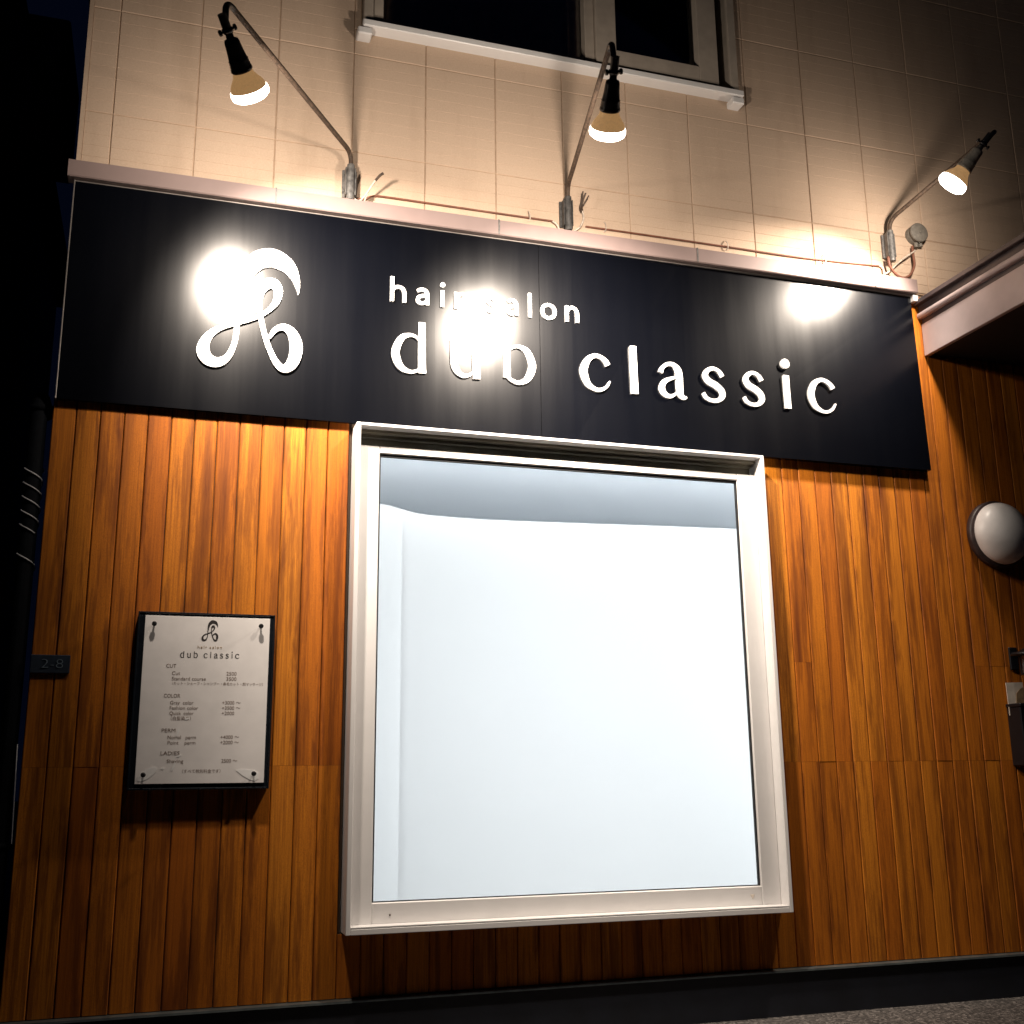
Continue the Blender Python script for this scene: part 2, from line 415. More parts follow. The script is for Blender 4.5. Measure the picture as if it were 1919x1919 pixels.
# shallow lit box behind the pane: pelmet, screen, cove tube
m = MB(); pz = [(.05,2.012),(.14,2.006),(.20,1.993),(.28,1.978),(.41,1.973),(.6,1.972),(.98,1.980),(1.3,1.988),(1.64,1.995),(1.75,1.997)]
pv = catmull(pz, 5); m.prism([(x,z) for x,z in pv]+[(1.75,2.34),(.05,2.34)], 'y', .10, .112); sub(m, 'pelmet', 'pelmet_white')
m = MB(); m.add([(.250,.330,.35),(2.05,.330,.35),(2.05,.330,2.32),(.250,.330,2.32)], [(0,1,2,3)]); sub(m, 'screen', 'screen_cloth')
m = MB(); m.add([(-.14,.40,.35),(.275,.40,.35),(.275,.40,2.32),(-.14,.40,2.32)], [(0,1,2,3)]); sub(m, 'dimming_screen', 'screen_cloth')  # extra cloth layer added to dim the strip left of the screen
m = MB(); yb = 1.40
m.box(-.15, 2.4, .102, yb, .33, .345); m.box(-.15, 2.4, .102, yb, 2.34, 2.36); m.box(-.16,-.148,.102,yb,.345,2.34); m.box(2.39,2.4,.102,yb,.345,2.34); m.box(-.15,2.4,yb,yb+.01,.33,2.36)
m.box(-.148,-.02,.1012,.11,.345,2.34); m.box(1.716,2.39,.1012,.11,.345,2.34)
sub(m, 'display_recess', 'room_white')
m = MB(); m.tube([(-.05,.21,2.20),(2.0,.21,2.20)], .015, 10); sub(m, 'tube_light', 'tube_light')
m = MB(); m.box(.20, 2.3, 1.20, 1.22, .6, 2.2); sub(m, 'screen_backlight', 'screen_backlight')  # unseen glowing panel added to backlight the screen evenly

# --- upstairs window
uw = MB(); ring(uw, -.015, 1.745, 4.045, 5.04, .040, -.030, .09, .022); win2 = uw.obj('upstairs_window', 'upper_frame', shop)
win2.location = -Vector(shop.location); ORG[win2.name] = Vector(shop.location); win = win2
m = MB(); m.box(-.022, 1.752, -.062, .02, 4.012, 4.043, .004); sub(m, 'sill', 'white_frame')
m = MB(); m.box(.985, 1.030, -.018, .06, 4.068, 5.0, .003); m.box(.026, .070, -.018, .06, 4.068, 5.0, .003); m.box(.070, .985, -.004, .06, 4.068, 4.098, .003); m.box(.07,.985,-.012,.06,4.96,5.0,.003); sub(m, 'left_sash', 'upper_frame')
m = MB(); ring(m, 1.031, 1.640, 4.068, 5.0, .098, -.036, .05, .078); sub(m, 'right_sash', 'upper_frame')
m = MB(); m.box(.07, .985, .030, .035, 4.098, 4.96); sub(m, 'pane', 'glass'); m = MB(); m.box(1.129, 1.542, .010, .015, 4.146, 4.96); sub(m, 'pane', 'glass')
for x in (-.013, 1.722):
    m = MB(); m.box(x-.030, x+.030, -.060, .004, 3.972, 4.006, .005); sub(m, 'sill_end_block', 'white_frame')
m = MB(); vs = []; fs = []; n = 150
for i in range(n+1):
    x = .02+1.0*i/n; y = .068+.014*math.sin(i*.55+1.5*math.sin(i*.09))+.012*math.sin(i*.21)
    vs += [(x+.02*math.sin(i*.3), y, 4.07), (x, y*1.02, 5.02)]
for i in range(n): fs.append((2*i,2*i+2,2*i+3,2*i+1))
m.add(vs, fs, True); sub(m, 'curtain', 'curtain')
m = MB(); m.box(-.1, 1.85, .40, .41, 3.95, 5.1); sub(m, 'dark_room', 'room_dark')

# ------------------------------------------------------------------ fascia sign
sg = thing('fascia_sign', 'long black salon sign with white raised lettering and ribbon emblem', 'sign', (.745, 0, 2.27))
YS = -.025                                       # front of the sheets
KS = (YS-CAM.y)/(-.060-CAM.y)                    # positions were measured on y = -.06; carry them along their sight lines to YS
def LX(x): return CAM.x+(x-CAM.x)*KS
def LZ(z): return CAM.z+(z-CAM.z)*KS
Z0, Z1 = LZ(2.2742), LZ(3.1188); XA, XB, XM = LX(-1.0737), LX(2.5644), LX(.730)
def sheet(bx):     # bx: (x, y at bottom, y at top); slightly oil-canned metal sheet
    m = MB(); vs = []; fs = []; n = len(bx)
    for x, yb, yt in bx: vs += [(x,YS+yb,Z0), (x,YS+yt,Z1), (x,-.010,Z0), (x,-.010,Z1)]
    for i in range(n-1):
        o = 4*i; q = o+4; fs += [(o,q,q+1,o+1), (o,o+2,q+2,q), (o+1,q+1,q+3,o+3)]
    fs += [(0,1,3,2), (4*n-4,4*n-2,4*n-1,4*n-3)]; m.add(vs, fs); return m.obj('sheet', 'sign_black', sg)
SHEETS = [[(XA,0,0), (-.25,-.0010,-.0010), (.012,.0015,.0015), (.30,0,0), (XM-.0012,0,0)],
          [(XM+.0012,.0003,.0003), (.885,-.0008,-.0002), (1.4,-.009,.0080), (XB,-.013,.0105)]]
for b_ in SHEETS: sheet(b_)
def sheet_y(x, z):
    for b_ in SHEETS:
        for p, q in zip(b_, b_[1:]):
            if p[0] <= x <= q[0]:
                u = (x-p[0])/(q[0]-p[0]); v = (z-Z0)/(Z1-Z0)
                return YS+(p[1]*(1-u)+q[1]*u)*(1-v)+(p[2]*(1-u)+q[2]*u)*v
    return YS
m = MB(); m.box(XA+.01, XB-.01, -.0095, .005, Z0+.004, Z1-.004); m.obj('backing_box', 'gasket', sg)
m = MB(); m.box(XA-.003, XB, YS+.001, -.002, Z1+.001, Z1+.006, .001); m.box(XA-.0055, XA-.001, YS-.002, .004, Z0, Z1+.006, .001); m.obj('edge_trim', 'sign_edge', sg)
m = MB(); m.box(XB+.002, XB+.030, -.035, -.004, 3.110, 3.142, .002); m.obj('end_clip', 'white_frame', sg)
# lettering
G = {
 'd': ([[(.80,.84,.06),(.68,.96,.08),(.50,1.0,.11),(.27,.88,.19),(.125,.5,.235),(.25,.13,.20),(.50,0,.11),(.70,.04,.08),(.80,.15,.06)], [(.835,1.38,.20),(.835,.7,.215),(.84,.2,.22),(.85,-.01,.235)]], .955),
 'u': ([[(.12,1.0,.23),(.125,.6,.23),(.15,.27,.21),(.27,.08,.16),(.44,.03,.11),(.62,.13,.07),(.72,.28,.05)], [(.715,1.0,.215),(.715,.5,.22),(.735,-.02,.23)]], .84),
 'b': ([[(.155,.84,.06),(.28,.96,.08),(.46,1.0,.11),(.69,.88,.19),(.83,.5,.235),(.70,.13,.20),(.46,-.01,.12),(.26,.03,.10),(.13,.12,.08)], [(.115,1.38,.205),(.115,.7,.215),(.115,.1,.22)]], .955),
 'c': ([[(.88,.74,.17),(.80,.86,.15),(.64,.96,.13),(.46,.97,.13),(.25,.82,.20),(.135,.50,.24),(.24,.17,.20),(.46,.02,.12),(.66,.02,.10),(.82,.12,.085),(.93,.28,.05)]], .95),
 'l': ([[(.12,1.38,.20),(.12,.7,.215),(.125,0,.235)]], .25),
 'a': ([[(.10,.70,.15),(.17,.85,.13),(.33,.96,.12),(.50,.95,.15),(.63,.82,.21),(.66,.62,.23),(.66,.25,.23),(.68,.08,.20),(.77,.015,.14),(.86,.03,.06)], [(.60,.60,.07),(.42,.55,.10),(.20,.43,.16),(.12,.24,.19),(.20,.07,.17),(.36,.02,.12),(.52,.10,.08),(.62,.22,.05)]], .87),
 's': ([[(.68,.76,.13),(.58,.90,.12),(.40,.97,.12),(.22,.90,.15),(.14,.74,.18),(.25,.57,.22),(.45,.47,.23),(.62,.33,.21),(.64,.17,.18),(.50,.04,.14),(.30,.015,.12),(.14,.08,.12),(.05,.22,.11)]], .75),
 'i': ([[(.13,1.0,.215),(.13,.5,.22),(.135,0,.23)]], .26),
 'o': ([[(.5,.93,.2),(.2,.82,.2),(.1,.5,.2),(.2,.18,.2),(.5,.07,.2),(.8,.18,.2),(.9,.5,.2),(.8,.82,.2),(.5,.93,.2)]], 1.0),
}
SW = .235
GS = {
 'h': ([[(.12,1.50,SW),(.12,0,SW)], [(.14,.60,SW*.7),(.24,.82,SW*.9),(.46,.90,SW),(.68,.80,SW),(.76,.55,SW),(.76,0,SW)]], .88),
 'a': ([[(.10,.82,SW*.9),(.30,.92,SW*.95),(.52,.86,SW),(.61,.65,SW),(.61,.3,SW),(.62,0,SW)], [(.58,.56,SW*.8),(.36,.54,SW*.9),(.15,.42,SW),(.13,.20,SW),(.30,.07,SW),(.50,.16,SW*.8),(.6,.3,SW*.6)]], .74),
 'i': ([[(.12,1.0,SW),(.12,0,SW)]], .24),
 'r': ([[(.12,1.0,SW),(.12,0,SW)], [(.14,.60,SW*.7),(.24,.82,SW),(.42,.92,SW),(.54,.90,SW)]], .54),
 's': ([[(.60,.80,SW),(.44,.91,SW),(.25,.88,SW),(.15,.72,SW),(.30,.55,SW),(.50,.45,SW),(.60,.26,SW),(.48,.09,SW),(.27,.08,SW),(.08,.20,SW)]], .68),
 'l': ([[(.12,1.50,SW),(.12,0,SW)]], .24),
 'o': ([[(.46,.92,SW),(.21,.80,SW),(.12,.5,SW),(.21,.20,SW),(.46,.08,SW),(.71,.20,SW),(.80,.5,SW),(.71,.80,SW),(.46,.92,SW)]], .92),
 'n': ([[(.12,1.0,SW),(.12,0,SW)], [(.14,.58,SW*.7),(.24,.82,SW*.9),(.44,.91,SW),(.65,.80,SW),(.73,.55,SW),(.73,0,SW)]], .85),
}
FW_ = .86
def glyph(mb, tab, ch, x0, x1, zb, xh, yb, yf, step=.0004, asc=1.0):
    strokes, wd_ = tab[ch]; sx = (x1-x0)/wd_
    for k, st in enumerate(strokes):
        ribbon(mb, [(x0+p[0]*sx, zb+p[1]*xh, p[2]*xh*FW_) for p in st], yb, yf-step*k, yf-step*k-step*.3, 8)
    if ch == 'i':
        cx = x0+.13*sx; cz = zb+1.36*xh if tab is G else zb+1.36*xh; r = .142*xh
        mb.lathe((cx,yb,cz),(0,-1,0),[(0,r),(yb-yf,r),(yb-yf+1e-5,0)],20,False)
BIG = [('d',.1134,.2546),('u',.3480,.4756),('b',.5679,.7108),('c',.8949,1.0324),('l',1.1200,1.1590),('a',1.2446,1.3768),('s',1.4460,1.5598),('s',1.6399,1.7480),('i',1.8380,1.8784),('c',1.9571,2.1014)]
SMALL = [('h',.1061,.1737),('a',.2097,.2673),('i',.3109,.3275),('r',.3658,.4063),('s',.4960,.5420),('a',.5854,.6386),('l',.6768,.6965),('o',.7303,.8040),('n',.8388,.9017)]
for ch, a, b in BIG:
    m = MB(); glyph(m, G, ch, LX(a), LX(b), LZ(2.5005), .1532, sheet_y(LX(a),2.6)+.006, sheet_y(LX(a),2.6)-.0095); m.obj('letter', 'letter_white', sg)
for ch, a, b in SMALL:
    m = MB(); glyph(m, GS, ch, LX(a), LX(b), LZ(2.787), .0706, YS+.006, YS-.0085); m.obj('letter', 'letter_white', sg)
LOGO = [(1405,775,4),(1400,690,48),(1365,570,110),(1290,450,180),(1190,375,225),(1070,335,240),(930,365,232),(815,470,195),(745,620,150),(705,780,108),(680,950,82),(672,1100,64),(660,1250,62),(625,1400,64),(560,1520,78),(470,1580,108),(375,1580,132),(295,1525,146),(262,1430,146),(295,1320,112),(375,1230,82),(500,1165,62),(650,1125,55),(800,1085,50),(930,1040,48),(1050,965,55),(1130,880,76),(1165,780,98),(1150,690,120),(1090,640,132),(1020,660,128),(968,730,92),(945,830,62),(945,940,58),(955,1050,58),(985,1200,60),(1025,1340,62),(1075,1470,66),(1140,1595,78),(1215,1665,92),(1300,1640,120),(1360,1540,142),(1380,1400,150),(1345,1270,128),(1275,1190,98),(1195,1172,75),(1115,1215,58),(1062,1290,36),(1045,1310,6)]
lp = []
for u, v, w in LOGO:
    p = W(340+u/6.396, 430+v/6.396, YS-.0135); lp.append((p.x, p.z, w/6.396*.00204))
m = MB(); ribbon(m, lp, YS+.006, YS-.0085, YS-.0125, 5); em = m.obj('emblem', 'letter_white', sg); em['label'] = 'white ribbon-like letter A emblem with three loops'

# ------------------------------------------------------------------ gooseneck sign lamps
def px_axis(a, b, toward):                      # direction of a lamp head: along the line seen between two pixels, turned by 'toward' away from the viewer
    im = (RT*(b[0]-a[0]) - UP*(b[1]-a[1])).normalized(); return im
def lamp(label, br, bendz, apex, face, ax, sock_mat, plate_mat, li):
    t = thing('wall_lamp', label, 'lamp', (br[0], 0, br[2]), 'gooseneck lamps over the sign')
    face = Vector(face); ax = Vector(ax).normalized(); bx, bz = br[0], br[2]
    m = MB(); m.box(bx-.030, bx+.030, -.010, .001, bz-.062, bz+.060, .002); m.box(bx-.021, bx-.0165, -.040, -.009, bz-.062, bz+.058, .001); m.box(bx+.0165, bx+.021, -.040, -.009, bz-.062, bz+.058, .001)
    for sx in (-.025,.025):
        for sz in (-.035,.035): m.lathe((bx+sx,-.009,bz+sz),(0,-1,0),[(0,.0045),(.004,.004),(.0045,0)],8)
    m.obj('bracket_plate', plate_mat, t)
    m = MB(); m.tube([(bx,-.034,bz-.085),(bx,-.034,bz+.07)], .0155, 14); m.obj('sleeve', plate_mat, t)
    back = face-ax*.235
    pts = fillet([(bx,-.034,bz-.05),(bx,-.034,bendz),apex,back+Vector((0,0,.0))], .05)
    # split long arm (weathered) from the painted hook
    cut = max(range(len(pts)), key=lambda i: (pts[i]-Vector((bx,-.034,bz))).length if i <= len(pts)-8 else -1)
    m = MB(); m.tube(pts[:cut+1], .0095, 12); m.obj('arm', 'arm_rust', t)
    m = MB(); m.tube(pts[cut:], .0105, 12); m.obj('hook', 'arm_black', t)
    m = MB(); m.tube([back-ax*.03, back+ax*.03], .0145, 12); m.lathe(back+ax*.014, ax, [(0,.0145),(0,.018),(.012,.018),(.012,.0145)], 12)
    sd = ax.cross(Vector((0,1,0))).normalized()
    m.tube([back+ax*.02-sd*.028, back+ax*.02+sd*.028], .0045, 8)
    for s in (-1,1): m.lathe(back+ax*.02+sd*.026*s, sd*s, [(-.003,.003),(-.002,.010),(.004,.010),(.005,0)], 10)
    m.obj('swivel_clamp', 'arm_black', t)
    m = MB(); m.lathe(face, ax, [(-.205,.006),(-.204,.012),(-.190,.013),(-.186,.022),(-.178,.0245),(-.150,.027),(-.125,.0305),(-.122,.033),(-.118,.031),(-.114,.033),(-.110,.0315),(-.106,.034),(-.102,.0325),(-.098,.035),(-.090,.036),(-.086,.034),(-.086,.026)], 28); m.obj('socket', sock_mat, t)
    b = MB(); b.lathe(face, ax, [(-.092,.024),(-.086,.0325),(-.080,.0335),(-.072,.036),(-.060,.0435),(-.050,.051),(-.040,.0565),(-.032,.0590),(-.030,.0600)], 32); bo = b.obj('bulb', 'bulb_glass', t)
    l = MB(); l.lathe(face, ax, [(-.030,.0600),(-.025,.0628),(-.012,.0640),(-.003,.0610),(.005,.050),(.010,.032),(.0125,.012),(.013,0)], 32); lo = l.mesh('lens', 'bulb_lens_%d' % li)
    q = link('lens', lo); q.parent = bo; q.location = (0,0,0)
    for nm, pw, spr in (('beam_light', LAMP_W*LAMP_K[li], LAMP_SPREAD), ('fill_light', FILL_W*FILL_K[li], 180)):
        ld = bpy.data.lights.new(nm, 'AREA'); ld.shape = 'DISK'; ld.size = .115 if spr < 180 else .07; ld.energy = pw; ld.color = LAMP_COL; ld.spread = math.radians(spr)
        q = bpy.data.objects.new(nm, ld); COL.objects.link(q); q.parent = bo
        d = ax if spr < 180 else (ax+Vector((0,1.0,.45))).normalized()      # added fill is turned off the bulb axis, up the wall
        q.rotation_euler = d.to_track_quat('-Z', 'Y').to_euler(); q.location = face + ax*(.0145 if spr < 180 else .045)
    return t
def axis_from(dx, dy, away):
    d = (RT*dx - UP*dy).normalized(); return d
def head_axis(pix_dir, face, away):
    v = (Vector(face)-CAM).normalized(); d = RT*pix_dir[0]-UP*pix_dir[1]; d = (d-v*d.dot(v)).normalized(); return d*math.sqrt(1-away*away)+v*away
f1 = W(472,182,-.755); f2 = W(1138,255,-.881); f3 = W(1781,350,-.50)
lamp('black-socketed gooseneck lamp above the ribbon emblem, tilted away from its bracket', (-.055,0,3.300), 3.425, W(424,0,-.90), f1, head_axis((27,75), f1, .31), 'socket_black', 'galvanised', 0)
lamp('black-socketed gooseneck lamp hanging upright above the sign lettering', (.877,0,3.304), 3.425, W(1147,76,-1.01), f2, head_axis((-8,75), f2, .31), 'socket_black', 'galvanised_dark', 1)
lamp('grey-socketed gooseneck lamp beside the round junction box, lens turned to the street', (2.499,0,3.383), 3.505, W(1868,244,-.56), f3, head_axis((-58,75), f3, -.25), 'socket_grey', 'galvanised', 2)

# ------------------------------------------------------------------ cable, loose wires, junction box
def wp(pts, Y): return [W(u, v, Y if isinstance(Y, (int,float)) else Y[i]) for i, (u, v) in enumerate(pts)]
cb = thing('power_cable', 'thin brown cable clipped along the siding between the lamp brackets', 'cable', (1.2, 0, 3.265))
def sm(pts, n=5): return [Vector(p) for p in catmull([tuple(p) for p in pts], n)]
m = MB(); m.tube(sm(wp([(668,372),(685,374),(700,368),(740,372),(890,394),(1036,415)], -.006)), .0042, 8); m.obj('cable_run', 'cable_brown', cb)
m = MB(); m.tube(sm(wp([(1098,425),(1170,435),(1240,445),(1370,464),(1500,483),(1648,499)], -.006)), .0042, 8); m.obj('cable_run', 'cable_brown', cb)
m = MB(); m.tube(sm(wp([(1036,415),(1044,421),(1050,432),(1062,436),(1075,434),(1088,425),(1094,410),(1092,396)], -.014)), .0045, 8); m.obj('cable_loop', 'cable_pale', cb)
m = MB(); m.tube(sm(wp([(1648,499),(1655,503),(1658,514),(1668,508),(1690,488),(1716,470)], [-.006,-.010,-.014,-.022,-.030,-.03])), .0042, 8); m.obj('cable_loop', 'cable_pale', cb)
for u, v in ((992,408),(1134,428),(1362,463),(1545,488)):
    c = W(u, v, -.004); m = MB(); m.tube(fillet([c+Vector((-.004,0,.028)), c+Vector((0,-.010,.016)), c+Vector((.002,-.011,-.012)), c+Vector((-.006,0,-.020))], .01, 4), .0024, 6); m.obj('clip', 'cable_pale', cb)
def wire(pts, Y, mat, r=.0042): m = MB(); m.tube(sm(wp(pts, Y)), r, 8); m.obj('loose_wire', mat, cb)
wire([(655,366),(672,377),(684,368),(697,349),(706,336)], [-.03,-.03,-.04,-.06,-.075], 'cable_pale'); wire([(704,339),(712,330),(719,325)], [-.072,-.08,-.09], 'arm_rust', .0055)
wire([(690,364),(683,378)], [-.05,-.03], 'cable_pale', .003)
wire([(1092,396),(1091,385),(1094,374),(1098,362)], [-.014,-.03,-.04,-.05], 'wire_dark', .0038); wire([(1090,398),(1088,388),(1091,374),(1093,359)], [-.014,-.03,-.04,-.05], 'wire_dark', .0032); wire([(1093,386),(1098,377),(1104,367)], [-.03,-.04,-.05], 'wire_dark', .003)
jb = thing('junction_box', 'round grey junction box on the siding with looped cables', 'junction box', (2.676, 0, 3.45))
c = W(1712, 444, -.0); c2 = W(1718,442,-.03)
m = MB(); m.lathe((c.x,.0005,c.z),(0,-1,0),[(0,.046),(.028,.046),(.034,.042)],28); m.obj('base', 'box_grey', jb)
m = MB(); m.lathe((c.x,-.034,c.z),(0,-1,0),[(0,.042),(0,.048),(.012,.048),(.016,.043),(.0165,0)],28); m.lathe((c.x,-.052,c.z),(0,-1,0),[(0,.0),(0,.006),(.002,.005),(.002,0)],10); m.obj('lid', 'box_grey', jb)
m = MB(); m.tube([(c.x-.005,-.02,c.z-.04),(c.x-.005,-.02,c.z-.068)], .011, 10); m.tube([(c.x+.018,-.02,c.z-.036),(c.x+.020,-.02,c.z-.062)], .010, 10); m.obj('gland', 'box_grey', jb)
m = MB(); m.tube(sm(wp([(1665,482),(1668,498),(1678,513),(1692,521),(1706,516),(1714,498),(1712,480),(1710,462)], [-.034,-.034,-.03,-.03,-.03,-.03,-.025,-.02])), .0062, 8); m.obj('cable', 'cable_brown', jb)

# ------------------------------------------------------------------ menu board
mb_ = thing('price_board', 'white printed price list on a black wall board with four black screws', 'price board', (-.516, 0, .93))
m = MB(); m.box(-.752, -.286, -.038, -.002, .932, 1.535, .003); m.obj('backboard', 'board_black', mb_)
m = MB(); ring(m, -.752, -.286, .932, 1.535, .006, -.0415, -.0375, ch=.001); m.obj('rim', 'board_black', mb_)
m = MB(); m.box(-.728, -.304, -.0425, -.0375, .952, 1.521, .0008); paper = m.obj('paper', 'paper', mb_); paper['label'] = 'white price sheet with faded brown print'
PY = -.0432
def child(o, par): o.parent = par; o.location = o.location; return o
def subp(mb, name, mat): o = link(name, mb.mesh(name, mat)); o.parent = paper; return o
LS = .0148/ (24.0)
m = MB(); xs = [p[0] for p in lp]; zs = [p[1] for p in lp]; k = .070/(max(zs)-min(zs)+.03)
ribbon(m, [(-.509+(x-(min(xs)+max(xs))/2)*k, 1.472+(z-(min(zs)+max(zs))/2)*k, w*k) for x, z, w in lp], PY+.0006, PY-.0001, PY-.0006, 3); subp(m, 'emblem', 'ink')
m = MB()
for ch, a, b in BIG: glyph(m, G, ch, -.606+(a-.1134)*.1006, -.606+(b-.1134)*.1006, 1.378, .0155, PY+.0006, PY, .0002)
subp(m, 'title', 'ink')
m = MB()
for ch, a, b in SMALL: glyph(m, GS, ch, -.549+(a-.1061)*.1043, -.549+(b-.1061)*.1043, 1.410, .0068, PY+.0006, PY, .0002)
subp(m, 'subtitle', 'ink_pale')
def text(s, x, z, h, mat, width=None):
    cu = bpy.data.curves.new('text_line', 'FONT'); cu.body = s; cu.size = h*1.42; cu.resolution_u = 3
    o = bpy.data.objects.new('text_line', cu); COL.objects.link(o)
    me = bpy.data.meshes.new_from_object(o.evaluated_get(bpy.context.evaluated_depsgraph_get())); bpy.data.objects.remove(o); bpy.data.curves.remove(cu)
    me.name = 'text_line'
    ws = [v.co.x for v in me.vertices]; sx = 1
    if width and ws: sx = width/(max(ws)-min(ws))
    for v in me.vertices: v.co = (x+v.co.x*sx, PY, z+v.co.y)
    me.materials.clear(); me.materials.append(MATS[mat]); q = link('text_line', me); q.parent = paper
for s, x, z, h, mt, w in [
 ('CUT',-.650,1.342,.0125,'ink_faded',.033),('Cut',-.630,1.317,.0125,'ink_faded',.027),('2500',-.447,1.318,.0125,'ink_faded',.034),
 ('Standard course',-.629,1.299,.0120,'ink_faded',.113),('3500',-.447,1.300,.0125,'ink_faded',.034),
 ('（カット・シェーブ・シャンプー・鼻毛カット・顔マッサージ）',-.634,1.284,.0085,'ink_faded',.306),
 ('COLOR',-.652,1.240,.0125,'ink_faded',.054),('Gray  color',-.630,1.217,.0120,'ink_faded',.077),('+3000 ～',-.457,1.218,.0120,'ink_faded',.062),
 ('Fashion color',-.631,1.199,.0120,'ink_faded',.094),('+3500 ～',-.457,1.200,.0120,'ink_faded',.062),('Quick  color',-.630,1.181,.0120,'ink_faded',.079),('+2000',-.457,1.182,.0120,'ink_faded',.042),
 ('（白髪染め）',-.634,1.164,.0105,'ink_faded',.066),('PERM',-.653,1.123,.0125,'ink_faded',.045),('Nomal   perm',-.632,1.100,.0120,'ink_faded',.093),('+4000 ～',-.457,1.101,.0120,'ink_faded',.062),
 ('Point    perm',-.631,1.082,.0120,'ink_faded',.091),('+2000 ～',-.457,1.083,.0120,'ink_faded',.062),('LADIES',-.652,1.047,.0125,'ink_faded',.062),('Shaving',-.630,1.021,.0120,'ink_faded',.054),('2500 ～',-.450,1.021,.0120,'ink_faded',.053),
 ('（すべて税別料金です）',-.586,.988,.0095,'ink_faded',.126)]: text(s, x, z, h, mt, w)
def patch(pts): m = MB(); m.prism(pts, 'y', PY-.0002, PY+.0005); return m
el = [(-.690+.036*math.cos(a)*math.cos(.62)-.014*math.sin(a)*math.sin(.62), .984+.036*math.cos(a)*math.sin(.62)+.014*math.sin(a)*math.cos(.62)) for a in [2*math.pi*i/20 for i in range(20)]]
subp(patch(el), 'worn_patch', 'patch_white')
subp(patch([(-.398,.993),(-.390,.9985),(-.345,.996),(-.323,.984),(-.322,.966),(-.335,.958),(-.352,.962),(-.376,.976)]), 'worn_patch', 'patch_white')
for x, z, a, l in ((-.598,1.122,1.3,.014),(-.590,1.044,.5,.008),(-.606,1.008,1.2,.016),(-.641,1.002,.3,.005),(-.571,1.168,.2,.008)):
    subp(patch([(x+l*math.cos(a)*math.cos(t_)-.003*math.sin(a)*math.sin(t_), z+l*math.sin(a)*math.cos(t_)+.003*math.cos(a)*math.sin(t_)) for t_ in [2*math.pi*i/10 for i in range(10)]]), 'scratch', 'patch_white')
for x, z in ((-.697,1.490),(-.336,1.492),(-.702,.982),(-.340,.983)):
    m = MB(); m.tube([(x,-.042,z),(x,-.060,z)], .0035, 10); m.lathe((x,-.057,z),(0,-1,0),[(0,0),(0,.0085),(.006,.0085),(.008,.006),(.008,0)],12,False); m.obj('screw', 'screw_black', mb_)

# ------------------------------------------------------------------ house number plate
pl = thing('number_plate', 'small navy house number plate reading 2-8 at the building corner', 'number plate', (-1.024, 0, 1.32))
m = MB(); m.box(-1.087, -.962, -.010, -.0015, 1.319, 1.381, .002); pp = m.obj('plate', 'plate_navy', pl)
def flat_text(s, x, z, h, y, mat, par, name, width=None):
    cu = bpy.data.curves.new(name, 'FONT'); cu.body = s; cu.size = h*1.42; cu.extrude = .0012; cu.resolution_u = 3; cu.offset = -.0012
    o = bpy.data.objects.new(name, cu); COL.objects.link(o)
    me = bpy.data.meshes.new_from_object(o.evaluated_get(bpy.context.evaluated_depsgraph_get())); bpy.data.objects.remove(o); bpy.data.curves.remove(cu)
    ws = [v.co.x for v in me.vertices]; sx = width/(max(ws)-min(ws)) if width else 1
    for v in me.vertices: v.co = (x+v.co.x*sx, y-v.co.z, z+v.co.y)
    me.materials.clear(); me.materials.append(MATS[mat]); me.name = name; return me
q = link('digits', flat_text('2-8', -1.055, 1.336, .032, -.0105, 'digit_grey', pl, 'digits', .068)); q.parent = pp

# ------------------------------------------------------------------ canopy at the entrance
cn = thing('entrance_canopy', 'pale grey canopy with gutter edge jutting from the wall beside the sign', 'canopy', (3.6, 0, 2.85))
YC = -1.9; X1 = 4.7
m = MB(); m.box(2.650, 2.672, YC, -.001, 2.852, 3.010, .002); m.box(2.672, X1, YC, YC+.022, 2.852, 3.010, .002); m.obj('fascia', 'canopy_paint', cn)
def half_round(m, zc, xc, r, y0, y1):
    m.prism([(xc+.03, zc-r)]+[(xc-r*.75*math.cos(a), zc+r*math.sin(a)) for a in [math.radians(-90+180*i/8) for i in range(9)]]+[(xc+.03, zc+r)], 'y', y0, y1)
m = MB(); half_round(m, 3.050, 2.640, .014, YC-.01, -.002); m.obj('gutter_bead', 'canopy_paint', cn)
m = MB(); m.box(2.656, 2.70, YC, -.002, 3.008, 3.040); m.box(2.640, 2.70, YC, -.0025, 3.062, 3.098); m.obj('dark_groove', 'canopy_dark', cn)  # recessed strips in the dark canopy colour
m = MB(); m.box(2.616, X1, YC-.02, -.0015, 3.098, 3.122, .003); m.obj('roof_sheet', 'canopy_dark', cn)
m = MB(); m.box(2.674, X1-.01, YC+.024, -.003, 2.862, 2.874); m.obj('soffit', 'soffit_dark', cn)

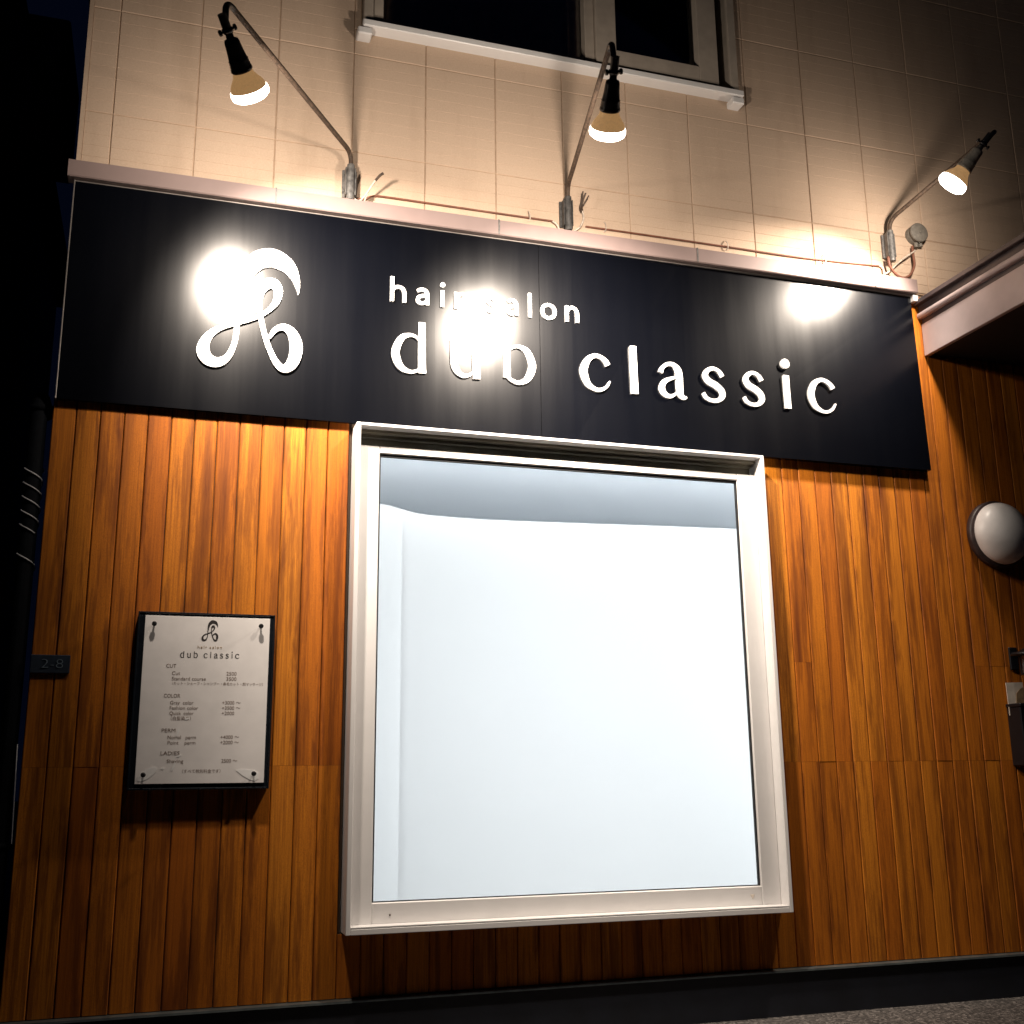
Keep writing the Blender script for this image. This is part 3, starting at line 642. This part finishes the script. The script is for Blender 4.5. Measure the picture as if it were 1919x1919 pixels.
# ------------------------------------------------------------------ unlit globe lamp, lantern, letter box
gb = thing('globe_lamp', 'unlit round white wall lamp on a dark base below the canopy', 'lamp', (2.93, 0, 2.01))
gc = W(1884, 998, -.07)
m = MB(); m.lathe((gc.x,.0,gc.z),(0,-1,0),[(0,0),(0,.148),(.006,.155),(.030,.155),(.036,.146),(.036,0)],48); m.obj('base', 'base_brown', gb)
m = MB(); m.lathe((gc.x,-.034,gc.z),(0,-1,0),[(.0,.136)]+[(.010+.088*math.sin(a),.142*math.cos(a)) for a in [math.radians(90*i/14) for i in range(15)]],48); m.obj('shade', 'globe_white', gb)
ln = thing('wall_lantern', 'small black capped lantern with clear glass beside the timber wall', 'lantern', (2.945, 0, 1.40))
lc = (2.945, -.105); 
m = MB(); m.box(2.930,2.975,-.012,-.0015,1.40,1.50,.003); m.tube([(lc[0],-.01,1.47),(lc[0],lc[1],1.47)], .008, 8); m.lathe((lc[0],lc[1],1.455),(0,0,1),[(0,0),(0,.070),(.006,.072),(.016,.040),(.03,.02),(.034,0)],20); m.lathe((lc[0],lc[1],1.372),(0,0,1),[(0,0),(0,.036),(.008,.038),(.010,0)],16)
for a in range(4): m.tube([(lc[0]+.034*math.cos(a*1.571+.78),lc[1]+.034*math.sin(a*1.571+.78),1.378),(lc[0]+.034*math.cos(a*1.571+.78),lc[1]+.034*math.sin(a*1.571+.78),1.46)], .003, 6)
m.obj('housing', 'box_black', ln)
m = MB(); m.lathe((lc[0],lc[1],1.382),(0,0,1),[(0,.028),(.072,.028)],20); m.obj('glass', 'clear_glass', ln)
bx_ = thing('letter_box', 'black letter box with a white card behind its top edge', 'letter box', (2.99, 0, 1.0))
m = MB(); m.box(2.888, 3.12, -.085, -.001, .985, 1.235, .004); m.box(2.884,3.124,-.092,-.001,1.235,1.250,.003); m.box(2.92,3.09,-.0875,-.083,1.19,1.205,.001); m.obj('body', 'box_black', bx_)
m = MB(); m.prism([(2.886,1.20),(2.970,1.20),(2.974,1.345),(2.884,1.342)], 'y', -.022, -.018); m.obj('card', 'card_white', bx_)
m = MB(); m.prism([(2.925,1.25),(2.978,1.25),(2.980,1.325),(2.955,1.318),(2.930,1.295)], 'y', -.027, -.024); m.obj('note', 'kraft', bx_)

# ------------------------------------------------------------------ alley on the left: downpipe and the neighbouring house
dp = thing('downpipe', 'dark downpipe at the building corner wrapped in pale spiral cord', 'downpipe', (-1.135, .035, GZ))
m = MB(); m.tube([(-1.135,.035,GZ),(-1.135,.035,2.27),(-1.135,.08,2.31),(-1.135,.25,2.31)], .028, 16); m.obj('pipe', 'pipe_dark', dp)
for ph, za, zb in ((0,1.80,2.04), (math.pi,1.80,2.04), (.4,1.66,1.73)):
    sp = []
    for i in range(0, int((zb-za)/.0022)):
        z = zb-i*.0022; a = ph+(zb-z)/.10*2*math.pi; sp.append((-1.135-.031*math.cos(a), .035-.031*math.sin(a), z))
    m = MB(); m.tube(sp, .0026, 6); m.obj('spiral_cord', 'wrap_pale', dp)
m = MB(); m.tube([W(33,1395,.004), W(22,1582,.004)], .0022, 6); m.obj('edge_highlight', 'wrap_pale', dp)  # pale strand drawn in place of a highlight along a dark edge
for z in (.75, 2.25): m = MB(); m.lathe((-1.135,.035,z),(0,0,1),[(0,.028),(0,.032),(.02,.032),(.02,.028)],16); m.box(-1.107,-1.075,.02,.05,z,z+.02); m.obj('pipe_clip', 'pipe_dark', dp)
nb = thing('neighbour_house', 'dark reddish house across the alley with a projecting ledge', 'house', (-3.2, 3.2, GZ))
m = MB(); m.box(-6, -1.75, 2.0, 6, GZ, 5.2); m.obj('wall', 'neighbour_dark', nb)
m = MB(); m.box(-2.6, -1.55, 1.55, 1.999, 2.25, 2.75, .01); m.obj('window_box', 'neighbour_wall', nb)
m = MB(); m.box(-2.6, -1.40, 1.55, 1.998, 1.84, 1.90, .005); m.obj('ledge', 'neighbour_wall', nb)
m = MB(); m.box(-1.70, -1.30, 1.3, 1.997, 4.2, 4.75, .01); m.box(-1.52,-1.50,1.29,1.31,4.2,4.75); m.obj('shutter_case', 'neighbour_wall', nb)
m = MB(); m.prism([(-6.2,5.2),(-1.6,5.2),(-3.9,6.8)], 'y', 1.7, 6.2); m.obj('roof', 'roof_dark', nb)
bpy.context.view_layer.update()
